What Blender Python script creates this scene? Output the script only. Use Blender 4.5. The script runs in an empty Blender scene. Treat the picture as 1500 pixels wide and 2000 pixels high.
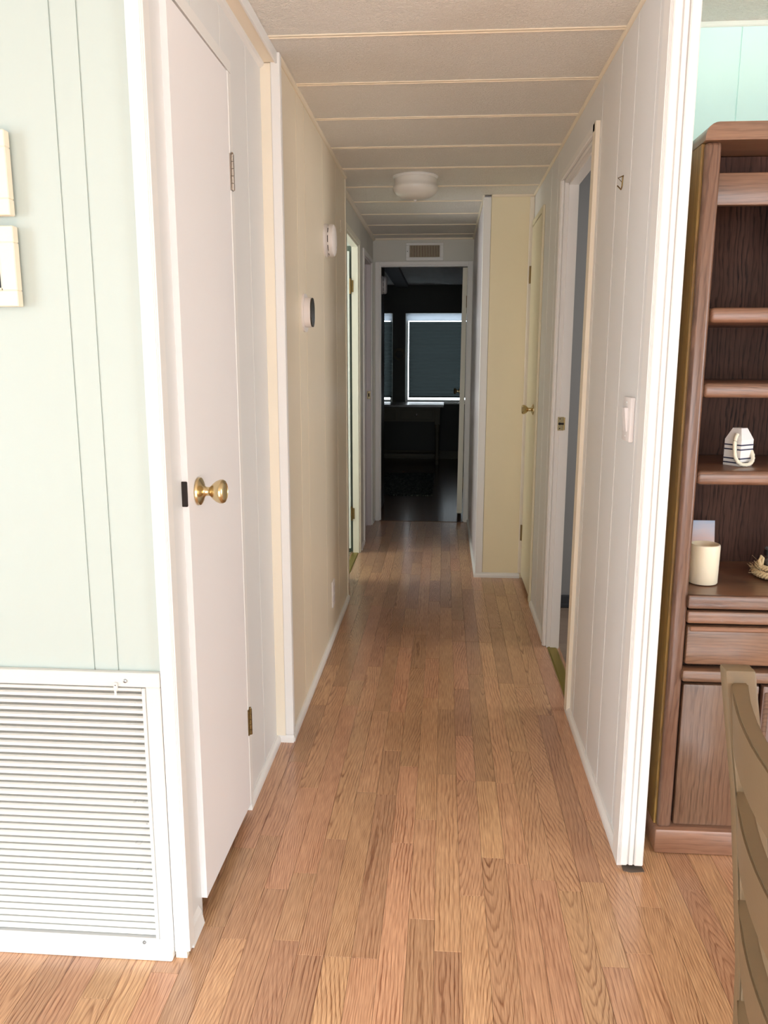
import bpy, bmesh, math, random
from mathutils import Vector, Matrix
random.seed(7)
S = bpy.context.scene
C = S.collection

# ------------------------------------------------------------------ camera
cam = bpy.data.cameras.new('camera'); camo = bpy.data.objects.new('camera', cam); C.objects.link(camo)
cam.sensor_fit = 'HORIZONTAL'; cam.sensor_width = 36; cam.lens = 36*1577.4/1500; cam.clip_start = .02; cam.clip_end = 60
pit, yaw, rol = 0.19091, 0.07316, -0.0015
fw = Vector((-math.sin(yaw)*math.cos(pit), math.cos(yaw)*math.cos(pit), -math.sin(pit)))
rt = Vector((math.cos(yaw), math.sin(yaw), 0)); dn = fw.cross(rt)
rt2 = rt*math.cos(rol)+dn*math.sin(rol); dn2 = -rt*math.sin(rol)+dn*math.cos(rol)
m = Matrix((rt2, -dn2, -fw)).transposed().to_4x4(); m.translation = (0, 0, 1.25)
camo.matrix_world = m
S.camera = camo
# ------------------------------------------------------------------ world, lights, exposure
w = bpy.data.worlds.new('world'); S.world = w; w.use_nodes = True
w.node_tree.nodes['Background'].inputs[0].default_value = (.86, .93, 1, 1)
w.node_tree.nodes['Background'].inputs[1].default_value = 4.6
S.view_settings.view_transform = 'Standard'; S.view_settings.look = 'None'
S.view_settings.exposure = 0.85; S.view_settings.gamma = 1; S.view_settings.use_curve_mapping = False
S.cycles.use_denoising = True
S.cycles.max_bounces = 10; S.cycles.diffuse_bounces = 6; S.cycles.glossy_bounces = 4
S.cycles.sample_clamp_indirect = 6
def window_light(name, loc, direction, sx, sy, watts, col):
    l = bpy.data.lights.new(name, 'AREA'); l.shape = 'RECTANGLE'; l.size = sx; l.size_y = sy; l.energy = watts; l.color = col
    o = bpy.data.objects.new(name, l); C.objects.link(o); o.location = loc
    o.rotation_euler = Vector(direction).to_track_quat('-Z', 'Z').to_euler()
    return o
window_light('window_light', (0.2, -5.6, 1.05), (0, 1, .02), 4.6, 1.7, 98, (.82, .915, 1))        # living-room windows behind the photographer
window_light('window_light', (-3.0, -0.6, 1.35), (1, 0.1, -.05), 2.4, 1.3, 42, (.82, .91, 1))   # windows of its left wall
window_light('window_light', (3.2, -0.3, 1.35), (-1, 0.1, -.05), 2.4, 1.3, 47, (.82, .91, 1))   # windows of its right wall
sk = window_light('floor_bounce_lamp', (0.2, -3.3, 2.0), (0, .8, -1), 3.6, .25, 150, (.86, .94, 1))   # added lamp aimed at the unseen floor, its bounce brightens the ceiling
sk.data.spread = math.radians(70)
window_light('window_light', (-2.05, 4.55, 1.45), (1, .12, .1), .9, .8, 14, (.98, 1, 1))     # bathroom window beyond the second left door
window_light('window_light', (2.9, 3.2, 1.4), (-1, 0, 0), .9, .8, 20, (1, .95, .89))             # small bedroom window, right

# ------------------------------------------------------------------ materials
class NT:
    def __init__(s, name):
        s.m = bpy.data.materials.new(name); s.m.use_nodes = True; s.t = s.m.node_tree; s.n = s.t.nodes
        s.b = s.n['Principled BSDF']; s._oc = None
    def node(s, typ, **k):
        x = s.n.new(typ)
        for a, v in k.items(): setattr(x, a, v)
        return x
    def lk(s, a, b): s.t.links.new(a, b)
    def set(s, sock, v):
        if hasattr(v, 'is_linked') or isinstance(v, bpy.types.NodeSocket): s.lk(v, sock)
        else: sock.default_value = v
    def M(s, op, a, b=0.0, c=None):
        x = s.node('ShaderNodeMath', operation=op); s.set(x.inputs[0], a); s.set(x.inputs[1], b)
        if c is not None: s.set(x.inputs[2], c)
        return x.outputs[0]
    def xyz(s):
        tc = s.node('ShaderNodeTexCoord'); sp = s.node('ShaderNodeSeparateXYZ'); s.lk(tc.outputs['Object'], sp.inputs[0]); return sp.outputs
    def comb(s, x, y, z):
        c = s.node('ShaderNodeCombineXYZ')
        for i, v in enumerate((x, y, z)): s.set(c.inputs[i], v)
        return c.outputs[0]
    def noise(s, vec, scale=1., detail=2., rough=.5, dist=0.):
        x = s.node('ShaderNodeTexNoise'); s.set(x.inputs['Vector'], vec); x.inputs['Scale'].default_value = scale
        x.inputs['Detail'].default_value = detail; x.inputs['Roughness'].default_value = rough; x.inputs['Distortion'].default_value = dist
        return x.outputs[0]
    def rnd(s): return s.node('ShaderNodeObjectInfo').outputs['Random']
    def mix(s, f, a, b, blend='MIX'):
        x = s.node('ShaderNodeMix', data_type='RGBA', blend_type=blend); s.set(x.inputs[0], f); s.set(x.inputs[6], a); s.set(x.inputs[7], b); return x.outputs[2]
    def ramp(s, v, stops):
        x = s.node('ShaderNodeValToRGB'); s.lk(v, x.inputs[0]); e = x.color_ramp.elements
        while len(e) < len(stops): e.new(.5)
        for el, (p, c) in zip(e, stops): el.position = p; el.color = c if len(c) == 4 else (*c, 1)
        return x.outputs[0]
    def bump(s, h, strength=.3, dist=.001):
        x = s.node('ShaderNodeBump'); x.inputs['Strength'].default_value = strength; x.inputs['Distance'].default_value = dist
        s.lk(h, x.inputs['Height']); s.lk(x.outputs[0], s.b.inputs['Normal'])
def lin(r, g, b):
    f = lambda c: (c/255/12.92) if c <= 10 else ((c/255+.055)/1.055)**2.4
    return (f(r), f(g), f(b), 1)
def paint(name, rgb, rough=.5, metal=0, var=.04, bump=.15, spec=.5):
    t = NT(name); b = t.b; c = lin(*rgb)
    o = t.xyz(); v = t.comb(o[0], o[1], o[2])
    n = t.noise(v, 3.5, 3)
    t.set(b.inputs['Base Color'], t.mix(n, (c[0]*(1-var), c[1]*(1-var), c[2]*(1-var), 1), (min(1, c[0]*(1+var)), min(1, c[1]*(1+var)), min(1, c[2]*(1+var)), 1)))
    b.inputs['Roughness'].default_value = rough; b.inputs['Metallic'].default_value = metal; b.inputs['Specular IOR Level'].default_value = spec
    if bump: t.bump(t.noise(v, 180, 2), bump, .0006)
    return t.m
def grain(name, light, dark, axis=1, c_spread=.1, rough=.4, tone=.25, line=.75, N=6., K=26., tint=None, per_object=True, coat=0., pore=.35, nz=2.2):
    """oak: hyperbola rings round a centre line + fine pores along the axis"""
    t = NT(name); o = t.xyz(); r = t.rnd() if per_object else 0.37
    ax = o[axis]; cr = o[(axis+1) % 3]; c2 = o[(axis+2) % 3]
    across = t.M('ADD', cr, t.M('MULTIPLY', c2, .8))
    rr = t.M('FRACT', t.M('MULTIPLY', r, 17.3)); r3 = t.M('FRACT', t.M('MULTIPLY', r, 53.7))
    along = t.M('ADD', ax, t.M('MULTIPLY', r, 40.))
    cx = t.M('MULTIPLY', t.M('SUBTRACT', rr, .5), c_spread)
    wob = t.noise(t.comb(t.M('MULTIPLY', r, 9.), t.M('MULTIPLY', along, 2.2), 0.), 1., 2)
    u = t.M('DIVIDE', t.M('ADD', t.M('SUBTRACT', across, cx), t.M('MULTIPLY', t.M('SUBTRACT', wob, .5), .03)), .03)
    hyp = t.M('SQRT', t.M('ADD', t.M('MULTIPLY', u, u), .12))
    n1 = t.noise(t.comb(t.M('MULTIPLY', across, 30.), t.M('MULTIPLY', along, 5.), 0.), 1., 3., .6)
    q3 = t.M('SUBTRACT', r3, .5); k = t.M('MULTIPLY', t.M('MULTIPLY', q3, t.M('MULTIPLY', q3, q3)), K*8)
    f = t.M('ADD', t.M('ADD', t.M('MULTIPLY', hyp, t.M('ADD', N*.5, t.M('MULTIPLY', rr, N*.7))), t.M('MULTIPLY', along, k)), t.M('MULTIPLY', n1, nz))
    ring = t.M('FRACT', f)
    saw = t.ramp(ring, [(0, (.1,)*3), (.12, (0, 0, 0)), (.58, (.15,)*3), (.84, (1, 1, 1)), (.92, (.7,)*3), (1, (.1,)*3)])
    fade = t.noise(t.comb(t.M('MULTIPLY', across, 20.), t.M('MULTIPLY', along, 4.), 3.), 1., 2)
    amt = t.M('MULTIPLY', t.M('MULTIPLY', saw, t.M('MAXIMUM', t.M('MULTIPLY', t.M('SUBTRACT', fade, .22), 2.0), .15)), line)
    pores = t.noise(t.comb(t.M('MULTIPLY', across, 620.), t.M('MULTIPLY', along, 16.), 0.), 1., 2)
    pr = t.ramp(pores, [(.38, (1, 1, 1)), (.62, (0, 0, 0))])
    amt2 = t.M('MINIMUM', t.M('ADD', amt, t.M('MULTIPLY', pr, pore)), 1.)
    col = t.mix(amt2, lin(*light), lin(*dark))
    if per_object:
        v = t.M('ADD', 1-tone*.5, t.M('MULTIPLY', t.M('FRACT', t.M('MULTIPLY', r, 7.77)), tone))
        hsv = t.node('ShaderNodeHueSaturation'); t.lk(col, hsv.inputs['Color']); t.lk(v, hsv.inputs['Value'])
        t.set(hsv.inputs['Hue'], t.M('ADD', .492, t.M('MULTIPLY', t.M('FRACT', t.M('MULTIPLY', r, 31.3)), .014)))
        col = hsv.outputs[0]
    if tint:
        big = t.ramp(t.noise(t.comb(t.M('MULTIPLY', across, 9.), t.M('MULTIPLY', along, 1.6), 7.), 1., 2), [(.42, (0, 0, 0)), (.68, (1, 1, 1))])
        col = t.mix(t.M('MULTIPLY', big, .55), col, lin(*tint))
    t.set(t.b.inputs['Base Color'], col); t.b.inputs['Roughness'].default_value = rough
    t.b.inputs['Coat Weight'].default_value = coat; t.b.inputs['Coat Roughness'].default_value = .16
    t.bump(amt2, -.12, .0004)
    return t.m

M = {}
M['trim'] = paint('white_trim_paint', (231, 229, 226), .38, var=.02, bump=.08)
M['cream_trim'] = paint('cream_trim_paint', (238, 226, 204), .42, var=.03)
M['cream_edge'] = paint('yellowed_cream_trim', (236, 226, 207), .45, var=.03)
M['mint'] = paint('pale_mint_wall', (180, 193, 189), .45, var=.015, bump=.12)
M['turquoise'] = paint('turquoise_wall', (216, 250, 243), .45, var=.02, bump=.12)
M['grey'] = paint('light_grey_wall', (224, 224, 223), .42, var=.015, bump=.12)
M['warmgrey'] = paint('warm_grey_wall', (206, 204, 194), .42, var=.02, bump=.12)
M['beige'] = paint('beige_panel_wall', (232, 221, 200), .38, var=.03, bump=.15)
M['tan'] = paint('cream_yellow_wall', (238, 226, 192), .45, var=.02, bump=.15)
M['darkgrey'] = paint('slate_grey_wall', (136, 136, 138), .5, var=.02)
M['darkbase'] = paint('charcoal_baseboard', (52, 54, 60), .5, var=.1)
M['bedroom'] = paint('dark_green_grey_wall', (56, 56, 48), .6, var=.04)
M['door_white'] = paint('white_door_paint', (240, 237, 238), .36, var=.015, bump=.1)
M['door_cream'] = paint('cream_door_paint', (220, 210, 180), .4, var=.015, bump=.1)
M['bath'] = paint('pale_green_white_paint', (234, 238, 232), .4, var=.02)
M['cream_white'] = paint('greenish_white_jamb', (230, 226, 210), .4, var=.02)
M['lilac'] = paint('lilac_white_jamb', (214, 206, 208), .4, var=.02)
M['grille'] = paint('grille_enamel', (212, 213, 210), .35, var=.02, bump=.05)
M['groove'] = paint('groove_highlight', (240, 238, 228), .5, var=.01)  # light caught in the grooves is put into this paler colour
M['slat'] = None
M['black'] = paint('black_gap', (12, 10, 9), .9, var=.2)
M['darkslot'] = paint('dark_slot', (38, 30, 28), .8)
M['plastic'] = paint('white_plastic', (232, 226, 224), .35, var=.01, bump=.05)
M['screen'] = paint('dark_glossy_screen', (44, 40, 34), .18, var=.05, bump=0)
M['brass'] = paint('aged_brass', (212, 194, 152), .22, 1.0, var=.12, bump=.05)
M['brass_dark'] = paint('tarnished_brass', (120, 98, 62), .35, 1.0, var=.2, bump=.05)
M['nickel'] = paint('worn_nickel', (168, 158, 148), .3, 1.0, var=.25, bump=.05)
M['brass_strip'] = paint('brass_threshold', (150, 134, 62), .42, .75, var=.15, bump=.1)
M['steel'] = paint('steel_screw', (150, 152, 152), .3, 1.0)
M['frost'] = paint('frosted_glass', (226, 222, 214), .28, var=.01, bump=0)
M['navy'] = paint('navy_stripe', (44, 48, 78), .6)
M['buoy'] = paint('white_painted_wood', (238, 236, 236), .6, var=.03)
M['rope'] = paint('white_cotton_rope', (240, 234, 214), .9, var=.08, bump=.5)
M['jute'] = paint('jute_rope', (214, 190, 148), .9, var=.2, bump=.6)
M['wax'] = paint('ivory_wax', (242, 232, 208), .4, var=.01, bump=0)
M['wax'].node_tree.nodes['Principled BSDF'].inputs['Subsurface Weight'].default_value = .15
M['wax'].node_tree.nodes['Principled BSDF'].inputs['Subsurface Radius'].default_value = (.01, .007, .004)
M['chair'] = paint('olive_gold_painted_wood', (116, 98, 73), .48, var=.08, bump=.2)
def mk_blind():
    t = NT('dark_cellular_shade'); tr = t.node('ShaderNodeBsdfTranslucent'); df = t.node('ShaderNodeBsdfDiffuse'); mx = t.node('ShaderNodeAddShader')
    tr.inputs[0].default_value = (.006, .0075, .0075, 1); df.inputs[0].default_value = lin(60, 72, 72)
    t.lk(df.outputs[0], mx.inputs[0]); t.lk(tr.outputs[0], mx.inputs[1]); t.n.remove(t.b); t.lk(mx.outputs[0], t.n['Material Output'].inputs[0]); return t.m
M['blind'] = mk_blind()
M['desk'] = paint('weathered_cream_desk', (92, 86, 70), .6, var=.15)
M['desktop'] = paint('dark_desk_top', (46, 36, 30), .3, var=.15)
M['plank'] = grain('oak_laminate', (199, 156, 118), (124, 78, 49), 1, .13, .30, .32, .8, pore=.42, N=6.5, coat=.45)
M['plank_far'] = grain('oak_laminate_shaded', (110, 82, 62), (70, 44, 28), 1, .11, .2, .34, .8, per_object=False)  # same oak, with the shade of the unlit rooms put into darker colours
M['grey_plank'] = grain('grey_brown_laminate', (136, 120, 108), (94, 80, 70), 0, .1, .45, .2, .5)
HL, HD = (124, 94, 76), (62, 39, 29)
M['hutch_v'] = grain('stained_oak_upright', HL, HD, 2, .2, .33, .2, .7, N=4, K=6, tint=(106, 68, 50), coat=.25)
M['hutch_h'] = grain('stained_oak_crosswise', HL, HD, 0, .2, .33, .2, .75, N=4, K=6, tint=(166, 120, 92), coat=.25)
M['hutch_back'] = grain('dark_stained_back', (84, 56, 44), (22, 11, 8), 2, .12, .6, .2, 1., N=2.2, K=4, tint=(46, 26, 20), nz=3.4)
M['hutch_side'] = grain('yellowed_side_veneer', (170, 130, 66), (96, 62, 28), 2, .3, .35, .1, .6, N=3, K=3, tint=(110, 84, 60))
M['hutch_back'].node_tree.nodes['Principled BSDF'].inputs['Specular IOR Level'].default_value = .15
def mk_ceiling():
    t = NT('stippled_ceiling_board'); o = t.xyz(); v = t.comb(o[0], t.M('MULTIPLY', o[1], 1.5), 0.)
    n = t.noise(v, 95, 3, .6, 1.2); s_ = t.ramp(n, [(.42, (0, 0, 0)), (.6, (1, 1, 1))])
    big = t.noise(v, 2.2, 2)
    t.set(t.b.inputs['Base Color'], t.mix(t.M('ADD', t.M('MULTIPLY', s_, .35), t.M('MULTIPLY', big, .5)), lin(236, 231, 220), lin(249, 246, 240)))
    t.b.inputs['Roughness'].default_value = .55
    t.bump(s_, .9, .0024); return t.m
M['ceiling'] = mk_ceiling()
M['ceiling_front'] = paint('pale_ceiling_board', (226, 232, 222), .6, var=.05, bump=.6)
def mk_slat():
    t = NT('dusty_white_louvre'); o = t.xyz()
    d = t.noise(t.comb(t.M('MULTIPLY', o[0], 60.), t.M('MULTIPLY', t.rnd(), 90.), t.M('MULTIPLY', o[2], 160.)), 1., 4, .7)
    edge = t.M('MULTIPLY', t.M('SMOOTH_MIN', t.M('MAXIMUM', t.M('MULTIPLY', t.M('ADD', o[0], .035), 14.), 0.), 1., .1), 1.)
    dust = t.M('MULTIPLY', t.ramp(d, [(.60, (0, 0, 0)), (.68, (1, 1, 1))]), t.M('ADD', t.M('MULTIPLY', edge, .45), .03))
    t.set(t.b.inputs['Base Color'], t.mix(dust, lin(222, 223, 218), lin(90, 90, 90)))
    t.b.inputs['Roughness'].default_value = .4; return t.m
M['slat'] = mk_slat()
def mk_glass():
    t = NT('clear_glass'); t.n.remove(t.b)
    a = t.node('ShaderNodeBsdfTransparent'); g = t.node('ShaderNodeBsdfGlossy'); g.inputs['Roughness'].default_value = .02
    mx = t.node('ShaderNodeMixShader'); mx.inputs[0].default_value = .09
    a.inputs[0].default_value = (.95, .96, .96, 1); t.lk(a.outputs[0], mx.inputs[1]); t.lk(g.outputs[0], mx.inputs[2])
    t.lk(mx.outputs[0], t.n['Material Output'].inputs[0]); return t.m
M['glass'] = mk_glass()
def mk_valance():
    t = NT('thin_white_valance'); n = t.n; tr = t.node('ShaderNodeBsdfTranslucent'); df = t.node('ShaderNodeBsdfDiffuse'); mx = t.node('ShaderNodeMixShader')
    tr.inputs[0].default_value = (.8, .85, .9, 1); df.inputs[0].default_value = (.8, .8, .8, 1); mx.inputs[0].default_value = .9
    tp = t.node('ShaderNodeMixShader'); bk = t.node('ShaderNodeBsdfDiffuse'); bk.inputs[0].default_value = (.5, .5, .5, 1)
    t.lk(df.outputs[0], mx.inputs[1]); t.lk(tr.outputs[0], mx.inputs[2]); t.lk(mx.outputs[0], tp.inputs[1]); t.lk(bk.outputs[0], tp.inputs[2]); tp.inputs[0].default_value = .5
    n.remove(t.b); t.lk(tp.outputs[0], n['Material Output'].inputs[0]); return t.m
M['valance'] = mk_valance()
def mk_card():
    t = NT('sunset_postcard_print'); o = t.xyz()
    h = t.M('DIVIDE', o[2], .135); nn = t.noise(t.comb(t.M('MULTIPLY', o[0], 20.), 0., t.M('MULTIPLY', o[2], 60.)), 1., 3)
    v = t.M('ADD', h, t.M('MULTIPLY', t.M('SUBTRACT', nn, .5), .35))
    t.set(t.b.inputs['Base Color'], t.ramp(v, [(0, lin(120, 120, 120)), (.45, lin(190, 185, 180)), (.62, lin(206, 180, 178)), (.8, lin(186, 180, 190)), (1, lin(158, 172, 196))]))
    t.b.inputs['Roughness'].default_value = .4; return t.m
M['card'] = mk_card()
def mk_rug():
    t = NT('dark_patterned_rug'); o = t.xyz()
    n = t.noise(t.comb(o[0], o[1], 0.), 22, 2, .5, 2.)
    t.set(t.b.inputs['Base Color'], t.ramp(n, [(.5, lin(22, 26, 26)), (.56, lin(120, 126, 112)), (.6, lin(26, 28, 28))]))
    t.b.inputs['Roughness'].default_value = .95; return t.m
M['rug'] = mk_rug()

# ------------------------------------------------------------------ mesh helpers
class MB:
    def __init__(s): s.bm = bmesh.new()
    def box(s, x0, x1, y0, y1, z0, z1, bev=0, seg=1):
        b = bmesh.new(); bmesh.ops.create_cube(b, size=1)
        for v in b.verts: v.co = Vector(((x0+x1)/2+v.co.x*(x1-x0), (y0+y1)/2+v.co.y*(y1-y0), (z0+z1)/2+v.co.z*(z1-z0)))
        if bev:
            bev = min(bev, .49*min(abs(x1-x0), abs(y1-y0), abs(z1-z0)))
            bmesh.ops.bevel(b, geom=list(b.edges), offset=bev, segments=seg, profile=.5, affect='EDGES', clamp_overlap=True)
        s.add(b); return s
    def add(s, b):
        me = bpy.data.meshes.new('t'); b.to_mesh(me); b.free(); s.bm.from_mesh(me); bpy.data.meshes.remove(me)
    def hull8(s, bot, top):
        vs = [s.bm.verts.new(p) for p in bot+top]; n = len(bot)
        s.bm.faces.new(vs[:n][::-1]); s.bm.faces.new(vs[n:])
        for i in range(n): s.bm.faces.new((vs[i], vs[(i+1) % n], vs[n+(i+1) % n], vs[n+i]))
        return s
    def prism(s, prof, axis, a0, a1):
        """prof: list of 2D points in the two other axes (in cyclic order x,y,z)"""
        def P(p, a):
            v = [0, 0, 0]; v[axis] = a; o = [i for i in range(3) if i != axis]; v[o[0]] = p[0]; v[o[1]] = p[1]; return v
        return s.hull8([P(p, a0) for p in prof], [P(p, a1) for p in prof])
    def lathe(s, prof, c, axis=2, seg=32, sx=1., sy=1.):
        """prof (r, h) along the axis from c"""
        o = [i for i in range(3) if i != axis]; rings = []
        for r, h in prof:
            ring = []
            if r < 1e-6:
                v = list(c); v[axis] += h; ring = [s.bm.verts.new(v)]
            else:
                for k in range(seg):
                    a = 2*math.pi*k/seg; v = list(c); v[axis] += h; v[o[0]] += r*math.cos(a)*sx; v[o[1]] += r*math.sin(a)*sy
                    ring.append(s.bm.verts.new(v))
            rings.append(ring)
        for A, B in zip(rings, rings[1:]):
            for k in range(seg):
                a, b = (A[k % len(A)], A[(k+1) % len(A)]), (B[k % len(B)], B[(k+1) % len(B)])
                vs = []
                for v in (a[0], a[1], b[1], b[0]):
                    if v not in vs: vs.append(v)
                if len(vs) > 2:
                    try: s.bm.faces.new(vs)
                    except ValueError: pass
        return s
    def tube(s, pts, r, seg=10, closed=False):
        pts = [Vector(p) for p in pts]; rings = []; n = len(pts)
        up = Vector((.1, .2, 1)).normalized()
        for i, p in enumerate(pts):
            a = pts[(i-1) % n] if closed or i else p; b = pts[(i+1) % n] if closed or i < n-1 else p
            d = (b-a).normalized(); e = d.cross(up)
            if e.length < 1e-3: e = d.cross(Vector((1, 0, 0)))
            e.normalize(); g = d.cross(e); up = g if abs(g.dot(up)) > .5 and g.dot(up) > 0 else up
            rr = r[i] if isinstance(r, (list, tuple)) else r
            rings.append([s.bm.verts.new(p+e*rr*math.cos(2*math.pi*k/seg)+g*rr*math.sin(2*math.pi*k/seg)) for k in range(seg)])
        prs = list(zip(rings, rings[1:])) + ([(rings[-1], rings[0])] if closed else [])
        for A, B in prs:
            for k in range(seg): s.bm.faces.new((A[k], A[(k+1) % seg], B[(k+1) % seg], B[k]))
        if not closed:
            s.bm.faces.new(rings[0][::-1]); s.bm.faces.new(rings[-1])
        return s
    def build(s, name, mat, parent=None, smooth=False, loc=None):
        bmesh.ops.recalc_face_normals(s.bm, faces=list(s.bm.faces))
        me = bpy.data.meshes.new(name); s.bm.to_mesh(me); s.bm.free()
        off = Vector(loc) if loc is not None else wloc(parent)
        me.transform(Matrix.Translation(-off))
        if mat: me.materials.append(mat)
        if smooth: me.shade_smooth(); me.set_sharp_from_angle(angle=math.radians(38))
        o = bpy.data.objects.new(name, me); C.objects.link(o)
        if parent: o.parent = parent; o.location = off-wloc(parent)
        else: o.location = off
        return o
def wloc(o):
    v = Vector((0, 0, 0))
    while o: v += o.location; o = o.parent
    return v
def tag(o, label=None, cat=None, group=None, kind=None):
    if label: o['label'] = label
    if cat: o['category'] = cat
    if group: o['group'] = group
    if kind: o['kind'] = kind
    return o
def thing(name, label, cat, loc, group=None, kind=None):
    o = bpy.data.objects.new(name, None); o.empty_display_size = .05; C.objects.link(o); o.location = loc
    return tag(o, label, cat, group, kind)
def struct(o, label=None, cat=None): return tag(o, label, cat, None, 'structure')
def box(name, x0, x1, y0, y1, z0, z1, mat, parent=None, bev=0, seg=1, loc=None, smooth=False):
    return MB().box(x0, x1, y0, y1, z0, z1, bev, seg).build(name, mat, parent, smooth, loc if loc else (((x0+x1)/2, (y0+y1)/2, z0) if parent is None else None))

H = 2.085
# ------------------------------------------------------------------ structure: panelled walls
def panel_wall(name, label, axis, face, sgn, a0, a1, mat, th=.045, grooves=(), openings=(), z1=H, gap=.0028, pmat=None, panels=True, z0=0, bmat=None):
    """axis 0: wall in plane x=face running along y; axis 1: plane y=face running along x. sgn: side the face looks to."""
    pt = .0022; eps = .0
    def bx(mb, lo, hi, za, zb, d0, d1, bev=0):
        f0, f1 = sorted((face-sgn*d0, face-sgn*d1))
        if axis == 0: mb.box(f0, f1, lo, hi, za, zb, bev)
        else: mb.box(lo, hi, f0, f1, za, zb, bev)
    def cells(lo, hi):
        cuts = sorted({lo, hi, *[e for (p, q, r, s_) in openings for e in (p, q) if lo < e < hi]})
        out = []
        for p, q in zip(cuts, cuts[1:]):
            mid = (p+q)/2; op = [o for o in openings if o[0] <= mid <= o[1]]
            if not op: out.append((p, q, z0, z1))
            else:
                o = op[0]
                if o[2] > z0+.001: out.append((p, q, z0, o[2]))
                if o[3] < z1-.001: out.append((p, q, o[3], z1))
        return out
    mb = MB()
    for c in cells(a0, a1): bx(mb, c[0], c[1], c[2], c[3], pt if panels else 0, th)
    loc = (face, (a0+a1)/2, 0) if axis == 0 else ((a0+a1)/2, face, 0)
    root = mb.build(name, bmat or mat, None, loc=loc); struct(root, label, 'wall')
    if panels:
        gs = sorted([a0-gap, *[g for g in grooves if a0 < g < a1], a1+gap])
        for g0, g1 in zip(gs, gs[1:]):
            lo, hi = max(a0, g0+gap/2), min(a1, g1-gap/2); cs = cells(lo, hi)
            if not cs: continue
            mb = MB()
            for c in cs: bx(mb, c[0], c[1], c[2], c[3], 0, pt)
            mb.build('panel', pmat or mat, root)
    return root

# front room: mint wall left of the hall, turquoise wall right, unseen shell that keeps the daylight in
panel_wall('wall_front', 'pale mint panelled wall left of the hallway, with paired grooves', 1, 1.475, -1, -3.1, -.548, M['mint'],
           grooves=(-1.10, -.96, -.89, -.685, -.6365), th=.045)
panel_wall('wall_front', 'turquoise panelled wall above and behind the wooden hutch', 1, 2.31, -1, .505, 3.3, M['turquoise'],
           grooves=(.742, 1.02, 1.3, 1.7, 2.1, 2.5, 2.9), th=.045)
shell = MB().box(-3.14, -3.1, -5.7, 1.52, 0, H).box(-3.14, 3.34, -5.74, -5.7, 0, H).box(3.3, 3.34, -5.7, 2.31, 0, H)
struct(shell.build('wall_back', paint('living_room_walls', (216, 226, 220), .5, var=.02)), 'living room walls behind the photographer', 'wall')
# left hall wall, first stretch with the closet door
LX = -.53; BX = -.485; RX = .462; DX = .20
panel_wall('wall_left', 'light grey hall wall around the tall white closet door', 0, LX, 1, 1.4795, 2.44, M['grey'],
           grooves=(1.78, 2.008, 2.257), openings=((1.60, 2.01, 0, 1.905),), gap=.005, bmat=M['groove'])
wb = panel_wall('wall_left', 'beige panelled stretch of hall wall carrying thermostat and smoke alarm', 0, BX, 1, 2.445, 4.04, M['beige'],
           grooves=(2.738, 2.89, 3.31, 3.695), th=.09, gap=.006, bmat=M['cream_trim'])
panel_wall('wall_left', 'grey recessed hall wall with the two far left doorways', 0, LX, 1, 4.04, 6.10, M['warmgrey'],
           grooves=(4.25, 4.75, 5.2, 5.65), openings=((4.41, 5.055, 0, 1.905), (5.375, 5.93, 0, 1.895)), th=.039)
# right hall walls
panel_wall('wall_right', 'light grey panelled right hall wall with switch and wire hook', 0, RX, -1, 1.875, 4.53, M['grey'],
           grooves=(1.99, 2.205, 2.385, 2.65, 3.62, 3.83), openings=((2.775, 3.41, 0, 1.93), (4.08, 4.505, 0, 1.92)), th=.043, gap=.0075, bmat=M['groove'])
panel_wall('wall_right', 'cream yellow end face of the closet that juts into the hall', 1, 4.53, -1, .236, .505, M['tan'], panels=False, th=.04)
panel_wall('wall_right', 'narrow far stretch of right hall wall beside the dark doorway', 0, DX, -1, 4.565, 6.10, M['lilac'],
           grooves=(5.0, 5.4, 5.8), th=.05)
ew = panel_wall('wall_end', 'grey hall end wall with the open dark doorway and air vent', 1, 6.10, -1, -.58, .25, M['warmgrey'],
           grooves=(-.42, .06), openings=((-.482, .164, 0, 1.897),), th=.05)

# ceiling boards with double-bead battens
root = box('ceiling', -3.14, 3.34, -5.74, 6.15, H+.012, H+.05, M['ceiling']); struct(root, 'cream stippled ceiling boards with thin cross battens', 'ceiling')
seams = [-5.7, .3, .72, 1.115, 1.51, 1.92, 2.325, 2.712, 3.09, 3.50, 3.875, 4.28, 4.68, 5.08, 5.49, 5.9, 6.15]
for a, b in zip(seams, seams[1:]):
    rightmost = 3.3 if b < 2.35 else .62
    box('ceiling_panel', -3.1 if a < 1.5 else -.62, rightmost, a+.001, b-.001, H, H+.012, M['ceiling'], root)
for a in seams[1:-1]:
    x0, x1 = (-3.1, 3.3) if a < 1.45 else ((-.53 if a < 2.44 or a > 4.04 else BX), (.46 if a > 1.8 else 3.3))
    if a > 4.53: x1 = DX
    mb = MB()
    for dy in (-.0085, .0085): mb.box(x0, x1, a+dy-.0022, a+dy+.0022, H-.003, H, .001)
    mb.box(x0, x1, a-.0065, a+.0065, H-.0012, H)
    mb.build('batten', M['cream_trim'], root)

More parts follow.
